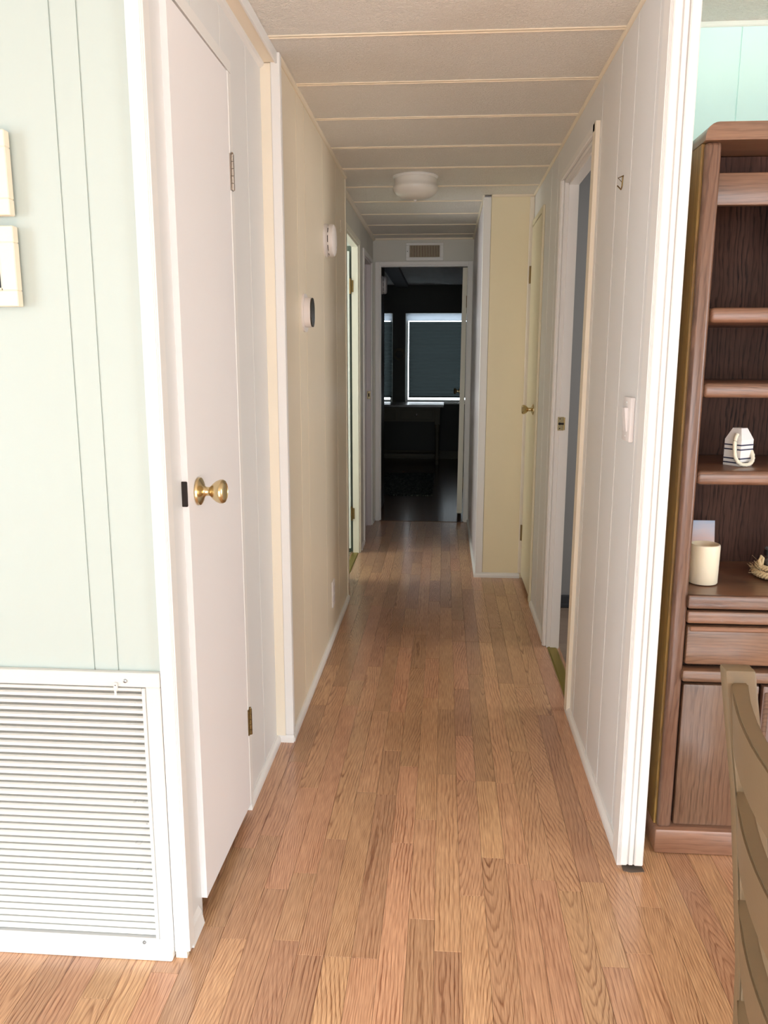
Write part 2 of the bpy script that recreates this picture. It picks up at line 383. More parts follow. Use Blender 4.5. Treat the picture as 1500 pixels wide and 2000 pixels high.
# floor planks: strips .0582 wide, printed-board period 1.206
froot = box('floor', -3.14, 3.34, -5.74, 6.12, -.05, -.008, M['black']); struct(froot, 'oak laminate floor of short strips running down the hall', 'floor')
W = .0582; X0 = -.003; PER = 1.206
known = {-9: (1.562, 1.855), -8: (1.914, 2.31, 2.733, 3.517), -7: (1.70, 2.16), -6: (1.53, 2.97), -5: (1.49, 3.117), -4: (1.49, 2.15), -3: (1.49, 2.406, 3.346),
         -2: (1.907, 3.515), -1: (1.62, 2.02), 0: (1.523, 2.27), 1: (2.238, 2.529, 1.71), 2: (2.238, 1.86), 3: (1.84, 2.23), 4: (1.78, 2.43), 5: (1.78, 2.95),
         6: (1.782, 2.71), 7: (1.547, 2.05), 8: (1.70, 2.31)}
def plank_mesh(x0, x1, y0, y1):
    c = .0005; g = .00025; t = 0.
    mb = MB(); a = x0+g; b = x1-g; p = y0+g; q = y1-g
    mb.hull8([(a, p, -.008), (b, p, -.008), (b, q, -.008), (a, q, -.008)], [(a, p, -c), (b, p, -c), (b, q, -c), (a, q, -c)])
    mb.hull8([(a, p, -c), (b, p, -c), (b, q, -c), (a, q, -c)], [(a+c, p+c, t), (b-c, p+c, t), (b-c, q-c, t), (a+c, q-c, t)])
    return mb
count = 0
rest = MB()
for k in range(-24, 26):
    xa, xb = X0+k*W, X0+(k+1)*W
    if -9 <= k <= 7: y0, y1 = 1.05, 6.10
    elif k in (-10, 8): y0, y1 = 1.05, 6.10
    elif k < -10: y0, y1 = 1.05, 1.50
    else: y0, y1 = 1.05, 2.34
    js = list(known.get(k, (1.2+random.random()*PER, 1.2+random.random()*PER)))
    js = sorted({round(j+n*PER, 4) for j in js for n in range(-3, 5)})
    out = [y0]
    for j in js:
        if j-out[-1] > .12 and y1-j > .1: out.append(j)
    out.append(y1)
    for a, b in zip(out, out[1:]):
        vis = b > 1.3
        if k in (8, -10) and a > 1.9: vis = True
        if vis and count < 296:
            o = plank_mesh(xa, xb, a, b).build('plank', M['plank'], froot, loc=((xa+xb)/2, (a+b)/2, 0)); count += 1
        else:
            rest.box(xa+.0002, xb-.0002, a, b, -.008, 0)
for (x0, x1, y0, y1) in ((-3.1, 3.3, -5.7, 1.05), (-3.1, X0-24*W, 1.05, 1.5), (X0+26*W, 3.3, 1.05, 2.34)):
    k = 0; x = x0
    while x < x1-.01:
        e = min(x+W, x1); rest.box(x+.0002, e-.0002, y0, y1, -.008, 0); x = e
tag(rest.build('plank_field', M['plank'], froot), kind='stuff')
print('planks', count)

# trims ------------------------------------------------------------------
tn = [0]
def trim(name_n, mb, mat, label, cat='trim'):
    o = mb.build(name_n, mat, None, loc=None if False else (0, 0, 0)); struct(o, label, cat)
    # put the origin at the trim's own base
    xs = [v.co for v in o.data.vertices]; c = Vector((min(v.x for v in xs), min(v.y for v in xs), min(v.z for v in xs)))
    o.data.transform(Matrix.Translation(-c)); o.location = c; return o
def quarter(mb, axis, wall, sgn, a0, a1, r=.013, h=.026, z=0, up=True):
    """shoe moulding against plane wall, looking sgn, running along the other axis"""
    pr = [(wall, z), (wall+sgn*r, z), (wall+sgn*r, z+h*.45), (wall+sgn*r*.8, z+h*.75), (wall+sgn*r*.35, z+h)]+[(wall, z+h)]
    if not up: pr = [(p, 2*z-q) for p, q in pr]
    if axis == 0: mb.prism(pr, 1, a0, a1)        # wall plane x=.., along y: profile (x, z)
    else: mb.prism(pr, 0, a0, a1)                # profile (y, z)
    return mb
Q = lambda *a, **k: quarter(MB(), *a, **k)
# corner trim between mint wall and hall (ogee-stepped)
t1 = MB().box(-.548, -.523, 1.463, 1.476, .014, H).box(-.5235, -.5175, 1.468, 1.497, .012, H).box(-.523, -.5205, 1.4655, 1.470, .012, H)
trim('trim_1', t1, M['trim'], 'white corner trim where the mint wall meets the hallway')
tb = trim('trim_2', MB().box(-.5465, -.5225, 1.4625, 1.4765, 0, .0135), M['cream_edge'], 'bare cream foot of the white corner trim by the grille')
trim('baseboard_left', MB().hull8([(-.53, 1.493, 0), (-.517, 1.493, 0), (-.517, 1.572, 0), (-.53, 1.572, 0)], [(-.53, 1.505, .044), (-.523, 1.497, .035), (-.523, 1.572, .030), (-.53, 1.572, .044)]), M['trim'], 'short chipped white shoe moulding beside the closet door', 'baseboard')
trim('baseboard_left', Q(0, LX, 1, 2.03, 2.4355), M['trim'], 'white shoe moulding from closet door to the wall step', 'baseboard')
trim('baseboard_left', Q(1, 2.012, -1, -.575, -.5305, h=.03), M['trim'], 'little white moulding under the closet door edge', 'baseboard')
trim('baseboard_left', MB().prism([(2.449, 0), (2.436, 0), (2.436, .018), (2.44, .026), (2.449, .026)], 0, -.53, -.4745), M['trim'], 'short white shoe moulding across the wall step', 'baseboard')
trim('baseboard_left', Q(0, BX, 1, 2.445, 4.035), M['trim'], 'white shoe moulding along the beige wall', 'baseboard')
trim('baseboard_left', Q(0, LX, 1, 4.05, 4.358), M['trim'], 'white shoe moulding before the bright left doorway', 'baseboard')
trim('baseboard_left', Q(0, LX, 1, 5.115, 5.315), M['trim'], 'white shoe moulding between the two far left doorways', 'baseboard')
trim('baseboard_left', Q(0, LX, 1, 5.995, 6.09), M['trim'], 'white shoe moulding in the far left corner', 'baseboard')
trim('baseboard_right', Q(0, RX, -1, 1.855, 2.748), M['trim'], 'white shoe moulding along the near right wall', 'baseboard')
trim('baseboard_right', Q(0, RX, -1, 3.465, 4.005), M['trim'], 'white shoe moulding between the two right hall doors', 'baseboard')
trim('baseboard_right', Q(1, 4.53, -1, .186, .446, h=.028), M['trim'], 'white shoe moulding under the cream yellow closet face', 'baseboard')
trim('baseboard_right', Q(0, DX, -1, 4.518, 6.085), M['trim'], 'white shoe moulding along the far right wall', 'baseboard')
# wall step at y=2.44
trim('trim_3', MB().box(-.53, -.5005, 2.433, 2.4445, .026, 2.057), M['cream_edge'], 'flat cream strip on the face of the wall step')
trim('trim_4', MB().box(-.5005, -.4735, 2.4305, 2.4445, .030, H-.001, .002).box(-.486, -.4735, 2.4445, 2.458, .030, H-.001, .002), M['trim'], 'white corner trim where the beige wall starts')
# soffit beam above first stretch
trim('trim_5', MB().box(-.53, -.4865, 1.40, 2.4305, 2.0575, H-.0005), M['cream_trim'], 'narrow boxed beam under the ceiling above the closet door')
trim('trim_6', MB().box(-.4868, -.4805, 1.40, 2.4305, 2.054, H-.0005, .001), M['trim'], 'white face strip on the boxed beam')
trim('trim_7', MB().prism([(-.53, 2.0575), (-.518, 2.0575), (-.5215, 2.049), (-.53, 2.043)], 1, 1.48, 2.4325), M['trim'], 'white crown moulding under the boxed beam')
def crown(n, axis, wall, sgn, a0, a1, mat, label, r=.010, h=.012): trim(n, quarter(MB(), axis, wall, sgn, a0, a1, r=r, h=h, z=H, up=False), mat, label)
crown('trim_8', 0, BX, 1, 2.458, 4.042, M['cream_trim'], 'thin ceiling moulding above the beige wall')
crown('trim_9', 0, LX, 1, 4.045, 6.10, M['cream_edge'], 'yellowed ceiling moulding above the far left doors', r=.018, h=.018)
crown('trim_10', 1, 6.10, -1, -.53, DX, M['cream_trim'], 'ceiling moulding above the hall end wall')
crown('trim_11', 0, RX, -1, 1.88, 4.53, M['cream_trim'], 'thin ceiling moulding above the right wall', r=.008, h=.010)
crown('trim_12', 1, 4.53, -1, .24, RX, M['cream_trim'], 'ceiling moulding above the cream yellow closet face')
crown('trim_13', 0, DX, -1, 4.53, 6.10, M['cream_trim'], 'ceiling moulding above the far right wall')
crown('trim_14', 1, 2.31, -1, .51, 3.3, M['ceiling_front'], 'pale ceiling moulding above the turquoise wall', r=.006, h=.012)
trim('trim_15', MB().box(BX-.004, BX+.0035, 4.035, 4.0435, .0, H-.012), M['cream_edge'], 'thin cream edge at the end of the beige wall')
trim('trim_16', MB().box(.1955, .2345, 4.521, 4.53, .028, H-.012, .002).box(.1935, .2, 4.521, 4.566, .028, H-.012, .002), M['trim'], 'white corner trim on the jutting closet')
trim('trim_17', MB().box(.436, .462, 4.515, 4.53, .028, H-.012, .004), M['cream_edge'], 'cream strip in the corner of the closet face')
# end trim of right wall: fluted board + return
e = MB().box(.4495, .508, 1.842, 1.8755, .012, H-.001)
e.box(.452, .470, 1.8355, 1.842, .012, H-.001, .0025).box(.4735, .484, 1.8375, 1.842, .012, H-.001, .0015).box(.4865, .508, 1.8345, 1.842, .012, H-.001, .0025)
e.box(.447, .4505, 1.846, 1.899, .012, H-.001, .001)
trim('trim_18', e, M['trim'], 'wide white fluted trim capping the end of the right wall')
trim('trim_19', MB().hull8([(.460, 1.832, 0), (.478, 1.826, 0), (.496, 1.829, 0), (.512, 1.831, 0), (.509, 1.866, 0), (.462, 1.866, 0)], [(.460, 1.832, .0012), (.478, 1.826, .0012), (.496, 1.829, .0012), (.512, 1.831, .0012), (.509, 1.866, .0012), (.462, 1.866, .0012)]), paint('brown_grey_patch', (96, 84, 74), .8, var=.6), 'dark brown-grey floor patch under the fluted end trim', 'floor patch')  # thin brown-grey patch of uneven tone laid on the floor

# ------------------------------------------------------------------ doors and casings
def casing(label, axis, face, sgn, o0, o1, zt, w_=.05, t_=.011, mat=None, sides=(1, 1), n='trim_20', wt=None, z0=0, lean=0):
    mat = mat or M['trim']; wt = wt or w_; mb = MB()
    def bx(lo, hi, za, zb):
        f0, f1 = sorted((face, face+sgn*t_)); f2, f3 = sorted((face+sgn*t_, face+sgn*(t_+.004)))
        (mb.box(f0, f1, lo, hi, za, zb, .002) if axis == 0 else mb.box(lo, hi, f0, f1, za, zb, .002))
    if sides[0]: bx(o0-w_, o0, z0, zt+wt)
    if sides[1]: bx(o1, o1+w_, z0, zt+wt)
    bx(o0, o1, zt, zt+wt)
    return trim(n, mb, mat, label, 'door casing')
# closet door, left
door = thing('door_1', 'tall flush white closet door with brass knob, nearest on the left', 'door', (-.524, 1.81, .03)); door['kind'] = 'structure'
MB().hull8([(-.5345, 1.597, .044), (-.517, 1.597, .044), (-.517, 2.012, .030), (-.5345, 2.012, .030)], [(-.5345, 1.590, 1.900), (-.517, 1.590, 1.900), (-.517, 2.010, 1.902), (-.5345, 2.010, 1.902)]).build('door_panel', M['door_white'], door)
MB().box(-.537, -.5345, 1.5935, 1.600, .03, 1.90).build('door_edge', M['cream_edge'], door)
kb = MB().lathe([(0, 0), (.0275, 0), (.030, .003), (.029, .007), (.024, .010), (.016, .013), (.012, .015), (.0095, .019), (.0095, .026), (.012, .029), (.017, .034), (.0225, .041), (.0255, .049), (.0255, .054), (.023, .0585), (.0185, .0605), (.0175, .059), (.0, .0575)], (-.517, 1.655, .968), 0, 40)
kb.build('door_knob', M['brass'], door, True)
MB().box(-.5325, -.5185, 1.5885, 1.5935, .946, .998, .0015).build('latch_plate', M['darkslot'], door)
def hinge(parent, x, y, z, h, mat, axis_sgn=1, r=.0048, leaf=.012):
    mb = MB()
    for i in range(5):
        a = z+i*h/5; mb.lathe([(0, 0), (r, 0), (r, h/5-.0012), (0, h/5-.0012)], (x, y, a), 2, 12)
    mb.lathe([(0, 0), (r*.8, .0), (r*.6, .004), (0, .005)], (x, y, z+h), 2, 12)
    mb.box(x-axis_sgn*.004, x-axis_sgn*.001, y-leaf, y+leaf, z, z+h)
    return mb.build('hinge', mat, parent, True)
hinge(door, -.5135, 2.022, 1.640, .082, M['nickel']); hinge(door, -.5135, 2.026, .232, .074, M['brass_dark'])
cs = MB().box(-.53, -.5165, 2.016, 2.046, .026, 1.9062, .002)
cs.hull8([(-.53, 1.50, 1.9065), (-.5165, 1.50, 1.9065), (-.5165, 2.046, 1.9065), (-.53, 2.046, 1.9065)], [(-.53, 1.50, 1.933), (-.5165, 1.50, 1.933), (-.5165, 2.046, 1.933), (-.53, 2.046, 1.933)])
trim('trim_20', cs, M['trim'], 'white head and hinge-side casing of the closet door', 'door casing')
trim('trim_21', MB().box(-.575, -.5355, 1.5775, 1.5965, 0, 1.93), M['cream_edge'], 'cream latch-side jamb of the closet door', 'door jamb')
trim('trim_21', MB().box(-.575, -.532, 2.012, 2.0155, 0, 1.93), M['trim'], 'white hinge-side jamb of the closet door', 'door jamb')
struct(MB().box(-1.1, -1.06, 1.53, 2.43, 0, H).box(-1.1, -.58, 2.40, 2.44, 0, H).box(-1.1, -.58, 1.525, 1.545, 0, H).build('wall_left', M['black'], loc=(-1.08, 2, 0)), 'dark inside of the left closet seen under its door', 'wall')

# doorway 2 (bathroom), left
casing('cream white casing of the bright bathroom doorway', 0, LX, 1, 4.41, 5.055, 1.905, .05, .010, M['cream_white'], n='trim_22', wt=.03)
jb = MB().box(-.569, LX, 5.0425, 5.055, 0, 1.905).box(-.569, LX, 4.41, 4.4225, 0, 1.905).box(-.569, LX, 4.4225, 5.0425, 1.893, 1.905)
trim('trim_23', jb, M['cream_white'], 'cream white jamb of the bathroom doorway', 'door jamb')
trim('trim_23', MB().box(-.615, -.5695, 5.085, 5.10, 0, 1.905), paint('hinge_gap_shade', (96, 108, 98), .6), 'grey green strip painted as the shaded gap behind the bathroom door hinges', 'painted shade')  # added dark strip, its colour stands for the shade in the hinge gap
d2 = thing('door_2', 'white bathroom door swung open, seen edge-on with two hinges', 'door', (-.63, 5.06, .02)); d2['kind'] = 'structure'
MB().box(-1.17, -.5835, 5.045, 5.078, .03, 1.87, .001).build('door_panel', M['bath'], d2)
for z, h in ((1.63, .09), (.225, .09)):
    MB().box(-.572, -.558, 5.0395, 5.0425, z, z+h-.02, .001).lathe([(0, 0), (.006, 0), (.006, h), (0, h)], (-.576, 5.040, z-.01), 2, 12).build('hinge', M['brass_dark'], d2, True)
bath = MB().box(-2.15, -2.1, 3.4, 5.3, 0, H).box(-2.1, -.58, 5.22, 5.26, 0, H).box(-2.1, -.58, 3.4, 3.44, 0, H)
struct(bath.build('wall_left', M['bath'], loc=(-2.1, 4.3, 0)), 'pale green white bathroom walls inside the bright left doorway', 'wall')
struct(MB().box(-2.15, -.58, 3.4, 5.26, H, H+.04).build('ceiling', M['bath'], loc=(-1.4, 4.3, H)), 'white bathroom ceiling glimpsed through the doorway', 'ceiling')
def mk_tile():
    t = NT('mottled_bath_floor'); o = t.xyz(); n = t.noise(t.comb(o[0], o[1], 0.), 40, 3)
    t.set(t.b.inputs['Base Color'], t.ramp(n, [(.42, lin(80, 84, 66)), (.5, lin(150, 148, 120)), (.6, lin(230, 228, 200))])); t.b.inputs['Roughness'].default_value = .5; return t.m
struct(MB().box(-2.15, -.5742, 3.44, 5.22, -.03, -.002).build('floor', mk_tile(), loc=(-1.4, 4.3, 0)), 'mottled bathroom floor beyond the brass threshold', 'floor')
trim('trim_24', MB().hull8([(-.575, 4.4225, .0), (-.532, 4.4225, .0), (-.532, 5.042, .0), (-.575, 5.042, .0)], [(-.568, 4.4225, .0035), (-.539, 4.4225, .0035), (-.539, 5.042, .0035), (-.568, 5.042, .0035)]), M['brass_strip'], 'brass threshold strip of the bathroom doorway', 'threshold')
# doorway 3
casing('pale casing of the last left doorway', 0, LX, 1, 5.375, 5.93, 1.895, .045, .010, M['trim'], n='trim_25', wt=.03)
trim('trim_26', MB().box(-.60, LX, 5.9175, 5.93, 0, 1.895).box(-.60, LX, 5.375, 5.3875, 0, 1.895).box(-.60, LX, 5.3875, 5.9175, 1.883, 1.895).box(-.572, -.56, 5.905, 5.9175, 0, 1.883), M['lilac'], 'lilac white jamb of the last left doorway', 'door jamb')
sp = thing('door_strike_plate', 'small brass strike plate on the lilac jamb of the last left doorway', 'strike plate', (-.550, 5.917, .94), 'brass strike plates on the door jambs')
MB().box(-.558, -.534, 5.9150, 5.9173, .942, .998, .001).build('plate', M['brass'], sp); MB().box(-.550, -.541, 5.9143, 5.9150, .958, .982).build('latch_hole', M['darkslot'], sp)
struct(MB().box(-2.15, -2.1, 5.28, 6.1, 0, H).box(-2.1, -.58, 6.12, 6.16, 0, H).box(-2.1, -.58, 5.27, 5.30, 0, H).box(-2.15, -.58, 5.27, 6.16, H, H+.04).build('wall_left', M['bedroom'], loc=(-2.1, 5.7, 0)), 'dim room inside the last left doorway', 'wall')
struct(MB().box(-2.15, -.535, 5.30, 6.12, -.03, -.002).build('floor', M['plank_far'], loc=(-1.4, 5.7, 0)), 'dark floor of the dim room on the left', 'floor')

# doorway 4 right
cm = MB()
cm.hull8([(.4495, 2.720, 0), (.462, 2.720, 0), (.462, 2.772, 0), (.4495, 2.772, 0)], [(.4495, 2.680, 1.955), (.462, 2.680, 1.955), (.462, 2.732, 1.955), (.4495, 2.732, 1.955)])
trim('trim_27', cm, M['cream_edge'], 'cream near-side casing of the right doorway, seen on edge', 'door casing')
trim('trim_28', MB().box(.4495, .462, 3.41, 3.462, .0, 1.93, .003).box(.4470, .4495, 3.418, 3.432, .0, 1.93, .001).box(.4495, .462, 2.70, 3.462, 1.93, 1.957, .002), M['trim'], 'white head and far-side casing of the right doorway', 'door casing')
jm = MB().box(.462, .515, 3.397, 3.41, 0, 1.93).box(.462, .515, 2.775, 2.788, 0, 1.93).box(.462, .515, 2.788, 3.397, 1.917, 1.93).box(.478, .515, 3.388, 3.397, 0, 1.917).box(.478, .515, 2.788, 3.397, 1.908, 1.917)
trim('trim_29', jm, M['trim'], 'white jamb of the right doorway with brass strike plate', 'door jamb')
sp = thing('door_strike_plate', 'brass strike plate with round latch hole on the white right jamb', 'strike plate', (.485, 3.387, .95), 'brass strike plates on the door jambs')
MB().box(.4700, .4955, 3.3855, 3.3875, .948, 1.004, .0009).build('plate', M['brass'], sp)
MB().box(.4955, .5000, 3.382, 3.3875, .950, 1.002, .001).build('lip', M['brass'], sp)
MB().lathe([(0, 0), (.0055, 0), (.0055, .0009), (0, .0009)], (.478, 3.3848, .976), 1, 16).box(.4825, .4965, 3.3849, 3.3856, .972, .980).build('latch_hole', M['darkslot'], sp)
for z in (.956, .996): MB().lathe([(0, 0), (.0025, 0), (.0025, .0006), (0, .0006)], (.4785, 3.3850, z), 1, 10).build('screw', M['darkslot'], sp)
trim('trim_30', MB().hull8([(.466, 2.788, .0), (.508, 2.788, .0), (.508, 3.396, .0), (.466, 3.396, .0)], [(.472, 2.788, .004), (.502, 2.788, .004), (.502, 3.396, .004), (.472, 3.396, .004)]), M['brass_strip'], 'brass threshold strip of the right doorway', 'threshold')
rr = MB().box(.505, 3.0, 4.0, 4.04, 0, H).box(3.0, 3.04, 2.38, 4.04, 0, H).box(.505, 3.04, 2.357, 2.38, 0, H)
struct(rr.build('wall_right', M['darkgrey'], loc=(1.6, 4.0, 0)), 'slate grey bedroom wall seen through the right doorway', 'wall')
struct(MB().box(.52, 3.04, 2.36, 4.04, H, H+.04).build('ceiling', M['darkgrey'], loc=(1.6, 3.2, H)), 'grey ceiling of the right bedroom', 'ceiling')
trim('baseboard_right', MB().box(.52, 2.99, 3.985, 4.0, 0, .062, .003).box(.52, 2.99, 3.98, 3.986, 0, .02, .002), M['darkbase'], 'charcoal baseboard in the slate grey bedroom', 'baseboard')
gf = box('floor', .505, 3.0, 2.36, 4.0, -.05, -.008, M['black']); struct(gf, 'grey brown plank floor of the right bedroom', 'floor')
gf.location.x = 0; gf.data.transform(Matrix.Translation((1.7525, 0, 0)))
for i in range(9):
    a = 2.36+i*.183
    box('plank', .5085, 3.0, a+.0006, min(a+.1824, 3.98), -.008, -.001, M['grey_plank'], gf, .0004)
# closet door 5 right
door = thing('door_3', 'narrow cream closet door with brass knob on the right wall', 'door', (.455, 4.29, .03)); door['kind'] = 'structure'
MB().box(.4515, .466, 4.092, 4.503, .030, 1.915, .001).build('door_panel', M['door_cream'], door)
MB().lathe([(0, 0), (.027, 0), (.027, -.004), (.018, -.008), (.009, -.013), (.009, -.026), (.016, -.032), (.023, -.044), (.024, -.052), (.019, -.058), (.016, -.057), (0, -.056)], (.4515, 4.150, .985), 0, 28).build('door_knob', M['brass'], door, True)
for z in (1.63, .225): MB().lathe([(0, 0), (.005, 0), (.005, .09), (0, .09)], (.4475, 4.507, z), 2, 12).box(.449, .4515, 4.495, 4.508, z, z+.09).build('hinge', M['brass_dark'], door, True)
trim('trim_31', MB().box(.4505, .462, 4.035, 4.082, .0, 1.948, .002).box(.4505, .462, 4.082, 4.514, 1.921, 1.948, .002), M['door_cream'], 'cream casing of the narrow right closet door', 'door casing')
trim('trim_32', MB().box(.466, .50, 4.094, 4.50, -.001, .003), M['brass_strip'], 'brass threshold under the narrow closet door', 'threshold')
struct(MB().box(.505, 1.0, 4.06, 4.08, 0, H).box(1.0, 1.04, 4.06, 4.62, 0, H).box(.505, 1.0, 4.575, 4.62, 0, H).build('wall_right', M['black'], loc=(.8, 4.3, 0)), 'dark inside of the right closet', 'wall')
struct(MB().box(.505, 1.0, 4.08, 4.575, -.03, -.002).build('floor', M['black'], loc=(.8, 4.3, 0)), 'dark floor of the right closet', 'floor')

# end doorway
casing('white casing of the dark bedroom doorway at the hall end', 1, 6.10, -1, -.482, .164, 1.897, .032, .010, M['trim'], n='trim_33', wt=.026)
trim('trim_34', MB().box(-.482, -.472, 6.10, 6.16, 0, 1.897).box(.158, .164, 6.10, 6.155, 0, 1.897).box(-.472, .158, 6.10, 6.155, 1.888, 1.897), M['trim'], 'white jamb of the dark bedroom doorway', 'door jamb')
trim('trim_35', MB().box(-.482, .164, 6.085, 6.125, 0, .004, .0015), M['plank_far'], 'wood transition strip at the bedroom threshold', 'threshold')
d = thing('door_4', 'bedroom door swung inward at the hall end, seen on edge with knob', 'door', (.14, 6.16, .03)); d['kind'] = 'structure'
MB().hull8([(.112, 6.165, .055), (.152, 6.165, .055), (.160, 6.83, .055), (.128, 6.83, .055)], [(.125, 6.165, 1.885), (.158, 6.165, 1.885), (.168, 6.83, 1.885), (.136, 6.83, 1.885)]).build('door_panel', M['cream_white'], d)
MB().lathe([(0, 0), (.026, 0), (.026, -.004), (.010, -.010), (.010, -.022), (.022, -.032), (.025, -.044), (.018, -.050), (0, -.051)], (.129, 6.77, .965), 0, 24).build('door_knob', M['brass'], d, True)
for z in (1.60, .25): MB().lathe([(0, 0), (.005, 0), (.005, .085), (0, .085)], (.158, 6.160, z), 2, 12).build('hinge', M['brass_dark'], d, True)

# ------------------------------------------------------------------ far bedroom
BY = 10.0
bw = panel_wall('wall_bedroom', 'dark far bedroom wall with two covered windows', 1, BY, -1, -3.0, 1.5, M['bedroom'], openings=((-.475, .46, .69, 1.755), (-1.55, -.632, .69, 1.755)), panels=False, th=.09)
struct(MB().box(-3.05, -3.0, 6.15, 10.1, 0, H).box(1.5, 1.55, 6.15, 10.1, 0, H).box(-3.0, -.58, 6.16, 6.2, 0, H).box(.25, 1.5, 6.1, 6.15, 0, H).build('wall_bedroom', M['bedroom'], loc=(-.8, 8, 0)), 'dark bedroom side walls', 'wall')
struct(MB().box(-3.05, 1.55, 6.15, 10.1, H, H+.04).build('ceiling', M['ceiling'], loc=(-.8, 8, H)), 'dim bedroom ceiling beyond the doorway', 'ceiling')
trim('trim_36', MB().box(-.56, -.44, 6.2, 9.995, H-.035, H, .004).box(-.60, -.56, 6.2, 9.995, H-.02, H, .004), M['bedroom'], 'dark beam along the bedroom ceiling')
fb = struct(MB().box(-3.05, 1.55, 6.125, 10.1, -.05, -.008).build('floor', M['black'], loc=(-.8, 8, 0)), 'dim bedroom floor beyond the hall threshold', 'floor')
mb = MB(); x = -1.2
while x < .7:
    y = 6.126+random.random()*.3
    mb.box(x+.0002, x+W-.0002, 6.126, y, -.008, 0)
    while y < 9.98: e = min(y+.3+random.random()*.5, 9.985); mb.box(x+.0002, x+W-.0002, y+.0003, e, -.008, 0); y = e
    x += W
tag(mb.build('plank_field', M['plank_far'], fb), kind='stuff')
trim('baseboard_bedroom', MB().box(-.03, 1.5, BY-.014, BY, 0, .10, .003).box(-3, -.03, BY-.014, BY, 0, .10, .003), M['desk'], 'cream baseboard along the far bedroom wall', 'baseboard')
def window(n, x0, x1, label, slabel):
    r = thing(n, label, 'window', ((x0+x1)/2, BY+.05, .69)); r['kind'] = 'structure'
    z0, z1 = .69, 1.755
    MB().box(x0, x0+.03, BY+.045, BY+.085, z0, z1).box(x1-.03, x1, BY+.045, BY+.085, z0, z1).box(x0+.03, x1-.03, BY+.045, BY+.085, z0, z0+.03).box(x0+.03, x1-.03, BY+.045, BY+.085, z1-.02, z1).build('window_frame', M['trim'], r)
    MB().box(x0+.03, x1-.03, BY+.062, BY+.066, z0+.03, z1-.02).build('window_pane', M['glass'], r)
    MB().box(x0-.01, x1+.01, BY-.02, BY+.045, z0-.018, z0-.002, .002).build('window_sill', M['trim'], r)
    b = thing('window_shade', slabel, 'blind', ((x0+x1)/2, BY+.012, z1), 'dark shades in the bedroom windows')
    MB().box(x0+.004, x1-.004, BY-.004, BY+.0, z1-.088, z1-.004).build('valance', M['valance'], b)
    k = MB(); zz = z1-.098; top = zz
    xl = x0+(.042 if x1 > 0 else .02); xr = x1-(.02 if x1 > 0 else .006)
    prof = []
    nC = 44; ph = (top-.765)/nC
    for i in range(nC+1):
        prof.append((BY+.018 if i % 2 == 0 else BY+.008, top-i*ph))
    
    # pleats as a strip (joined: about 5 px each)
    o = [k.bm.verts.new((xl, p[0], p[1])) for p in prof]; q = [k.bm.verts.new((xr, p[0], p[1])) for p in prof]
    for i in range(len(prof)-1): k.bm.faces.new((o[i], o[i+1], q[i+1], q[i]))
    k.build('pleated_fabric', M['blind'], b)
    MB().box(xl, xr, BY+.006, BY+.028, .748, .765, .002).build('bottom_rail', M['blind'], b)
window('window_1', -.475, .46, 'bedroom window right of the dark post, daylight around its shade', 'dark pleated shade in the right bedroom window')
window('window_2', -1.55, -.632, 'bedroom window left of the dark post, mostly hidden by the jamb', 'dark pleated shade in the left bedroom window')
# desk
dk = thing('writing_desk', 'cream writing desk with dark top under the far bedroom window', 'desk', (-.6, 9.55, 0))
box('desk_top', -1.25, .0, 9.30, 9.92, .672, .70, M['desktop'], dk, .004)
MB().box(-1.16, -.10, 9.372, 9.385, .505, .672).box(-1.16, -.10, 9.85, 9.863, .505, .672).build('apron', M['desk'], dk)
for x0 in (-.50, -.93):
    x1 = x0+.375
    dr = box('drawer', x0, x1, 9.362, 9.373, .530, .640, M['desk'], dk, .004)
    MB().lathe([(0, 0), (.008, 0), (.008, -.01), (.017, -.016), (.017, -.024), (0, -.028)], ((x0+x1)/2, 9.362, .583), 1, 20).build('drawer_knob', M['desktop'], dr, True)
for lx, ly in ((-.072, 9.392), (-.072, 9.85), (-1.19, 9.392), (-1.19, 9.85)):
    MB().box(lx-.03, lx+.03, ly-.03, ly+.03, .47, .672, .003).lathe([(0, 0), (.018, 0), (.022, .03), (.016, .05), (.028, .07), (.028, .10), (.018, .12), (.021, .16), (.024, .32), (.02, .36), (.03, .39), (.022, .41), (.03, .44), (.028, .47), (0, .47)], (lx, ly, 0), 2, 20).build('leg', M['desk'], dk, True)
MB().box(-1.19, -.072, 9.60, 9.66, .065, .105, .003).box(-.09, -.055, 9.392, 9.85, .065, .10, .003).box(-1.208, -1.172, 9.392, 9.85, .065, .10, .003).build('stretcher', M['desk'], dk)
rug = box('rug', -1.1, -.09, 7.25, 8.65, 0, .008, M['rug'], None, .002); tag(rug, 'dark patterned rug on the dim bedroom floor', 'rug')
wr = thing('wreath', 'small dark wreath hanging on the post between the bedroom windows', 'wreath', (-.55, 9.975, 1.27))
mb = MB()
pts = [(-.55+.055*math.cos(a), 9.985, 1.27+.055*math.sin(a)) for a in [2*math.pi*i/24 for i in range(24)]]
mb.tube(pts, .013, 8, True).build('ring', M['desk'], wr, True)
mb = MB()
for i in range(26):
    a = 2*math.pi*i/26; c = Vector((-.55+.055*math.cos(a), 9.972, 1.27+.055*math.sin(a))); dr_ = Vector((math.cos(a+.9), -.4, math.sin(a+.9)))*.032
    s_ = dr_.cross(Vector((0, 1, 0))).normalized()*.009
    vs = [mb.bm.verts.new(c), mb.bm.verts.new(c+dr_*.5+s_), mb.bm.verts.new(c+dr_), mb.bm.verts.new(c+dr_*.5-s_)]; mb.bm.faces.new(vs)
tag(mb.build('leaves', M['desk'], wr), kind='stuff')
mb = MB().tube([(-.552, 9.99, 1.33), (-.554, 9.99, 1.48)], .003, 6); mb.build('ribbon', M['desktop'], wr)
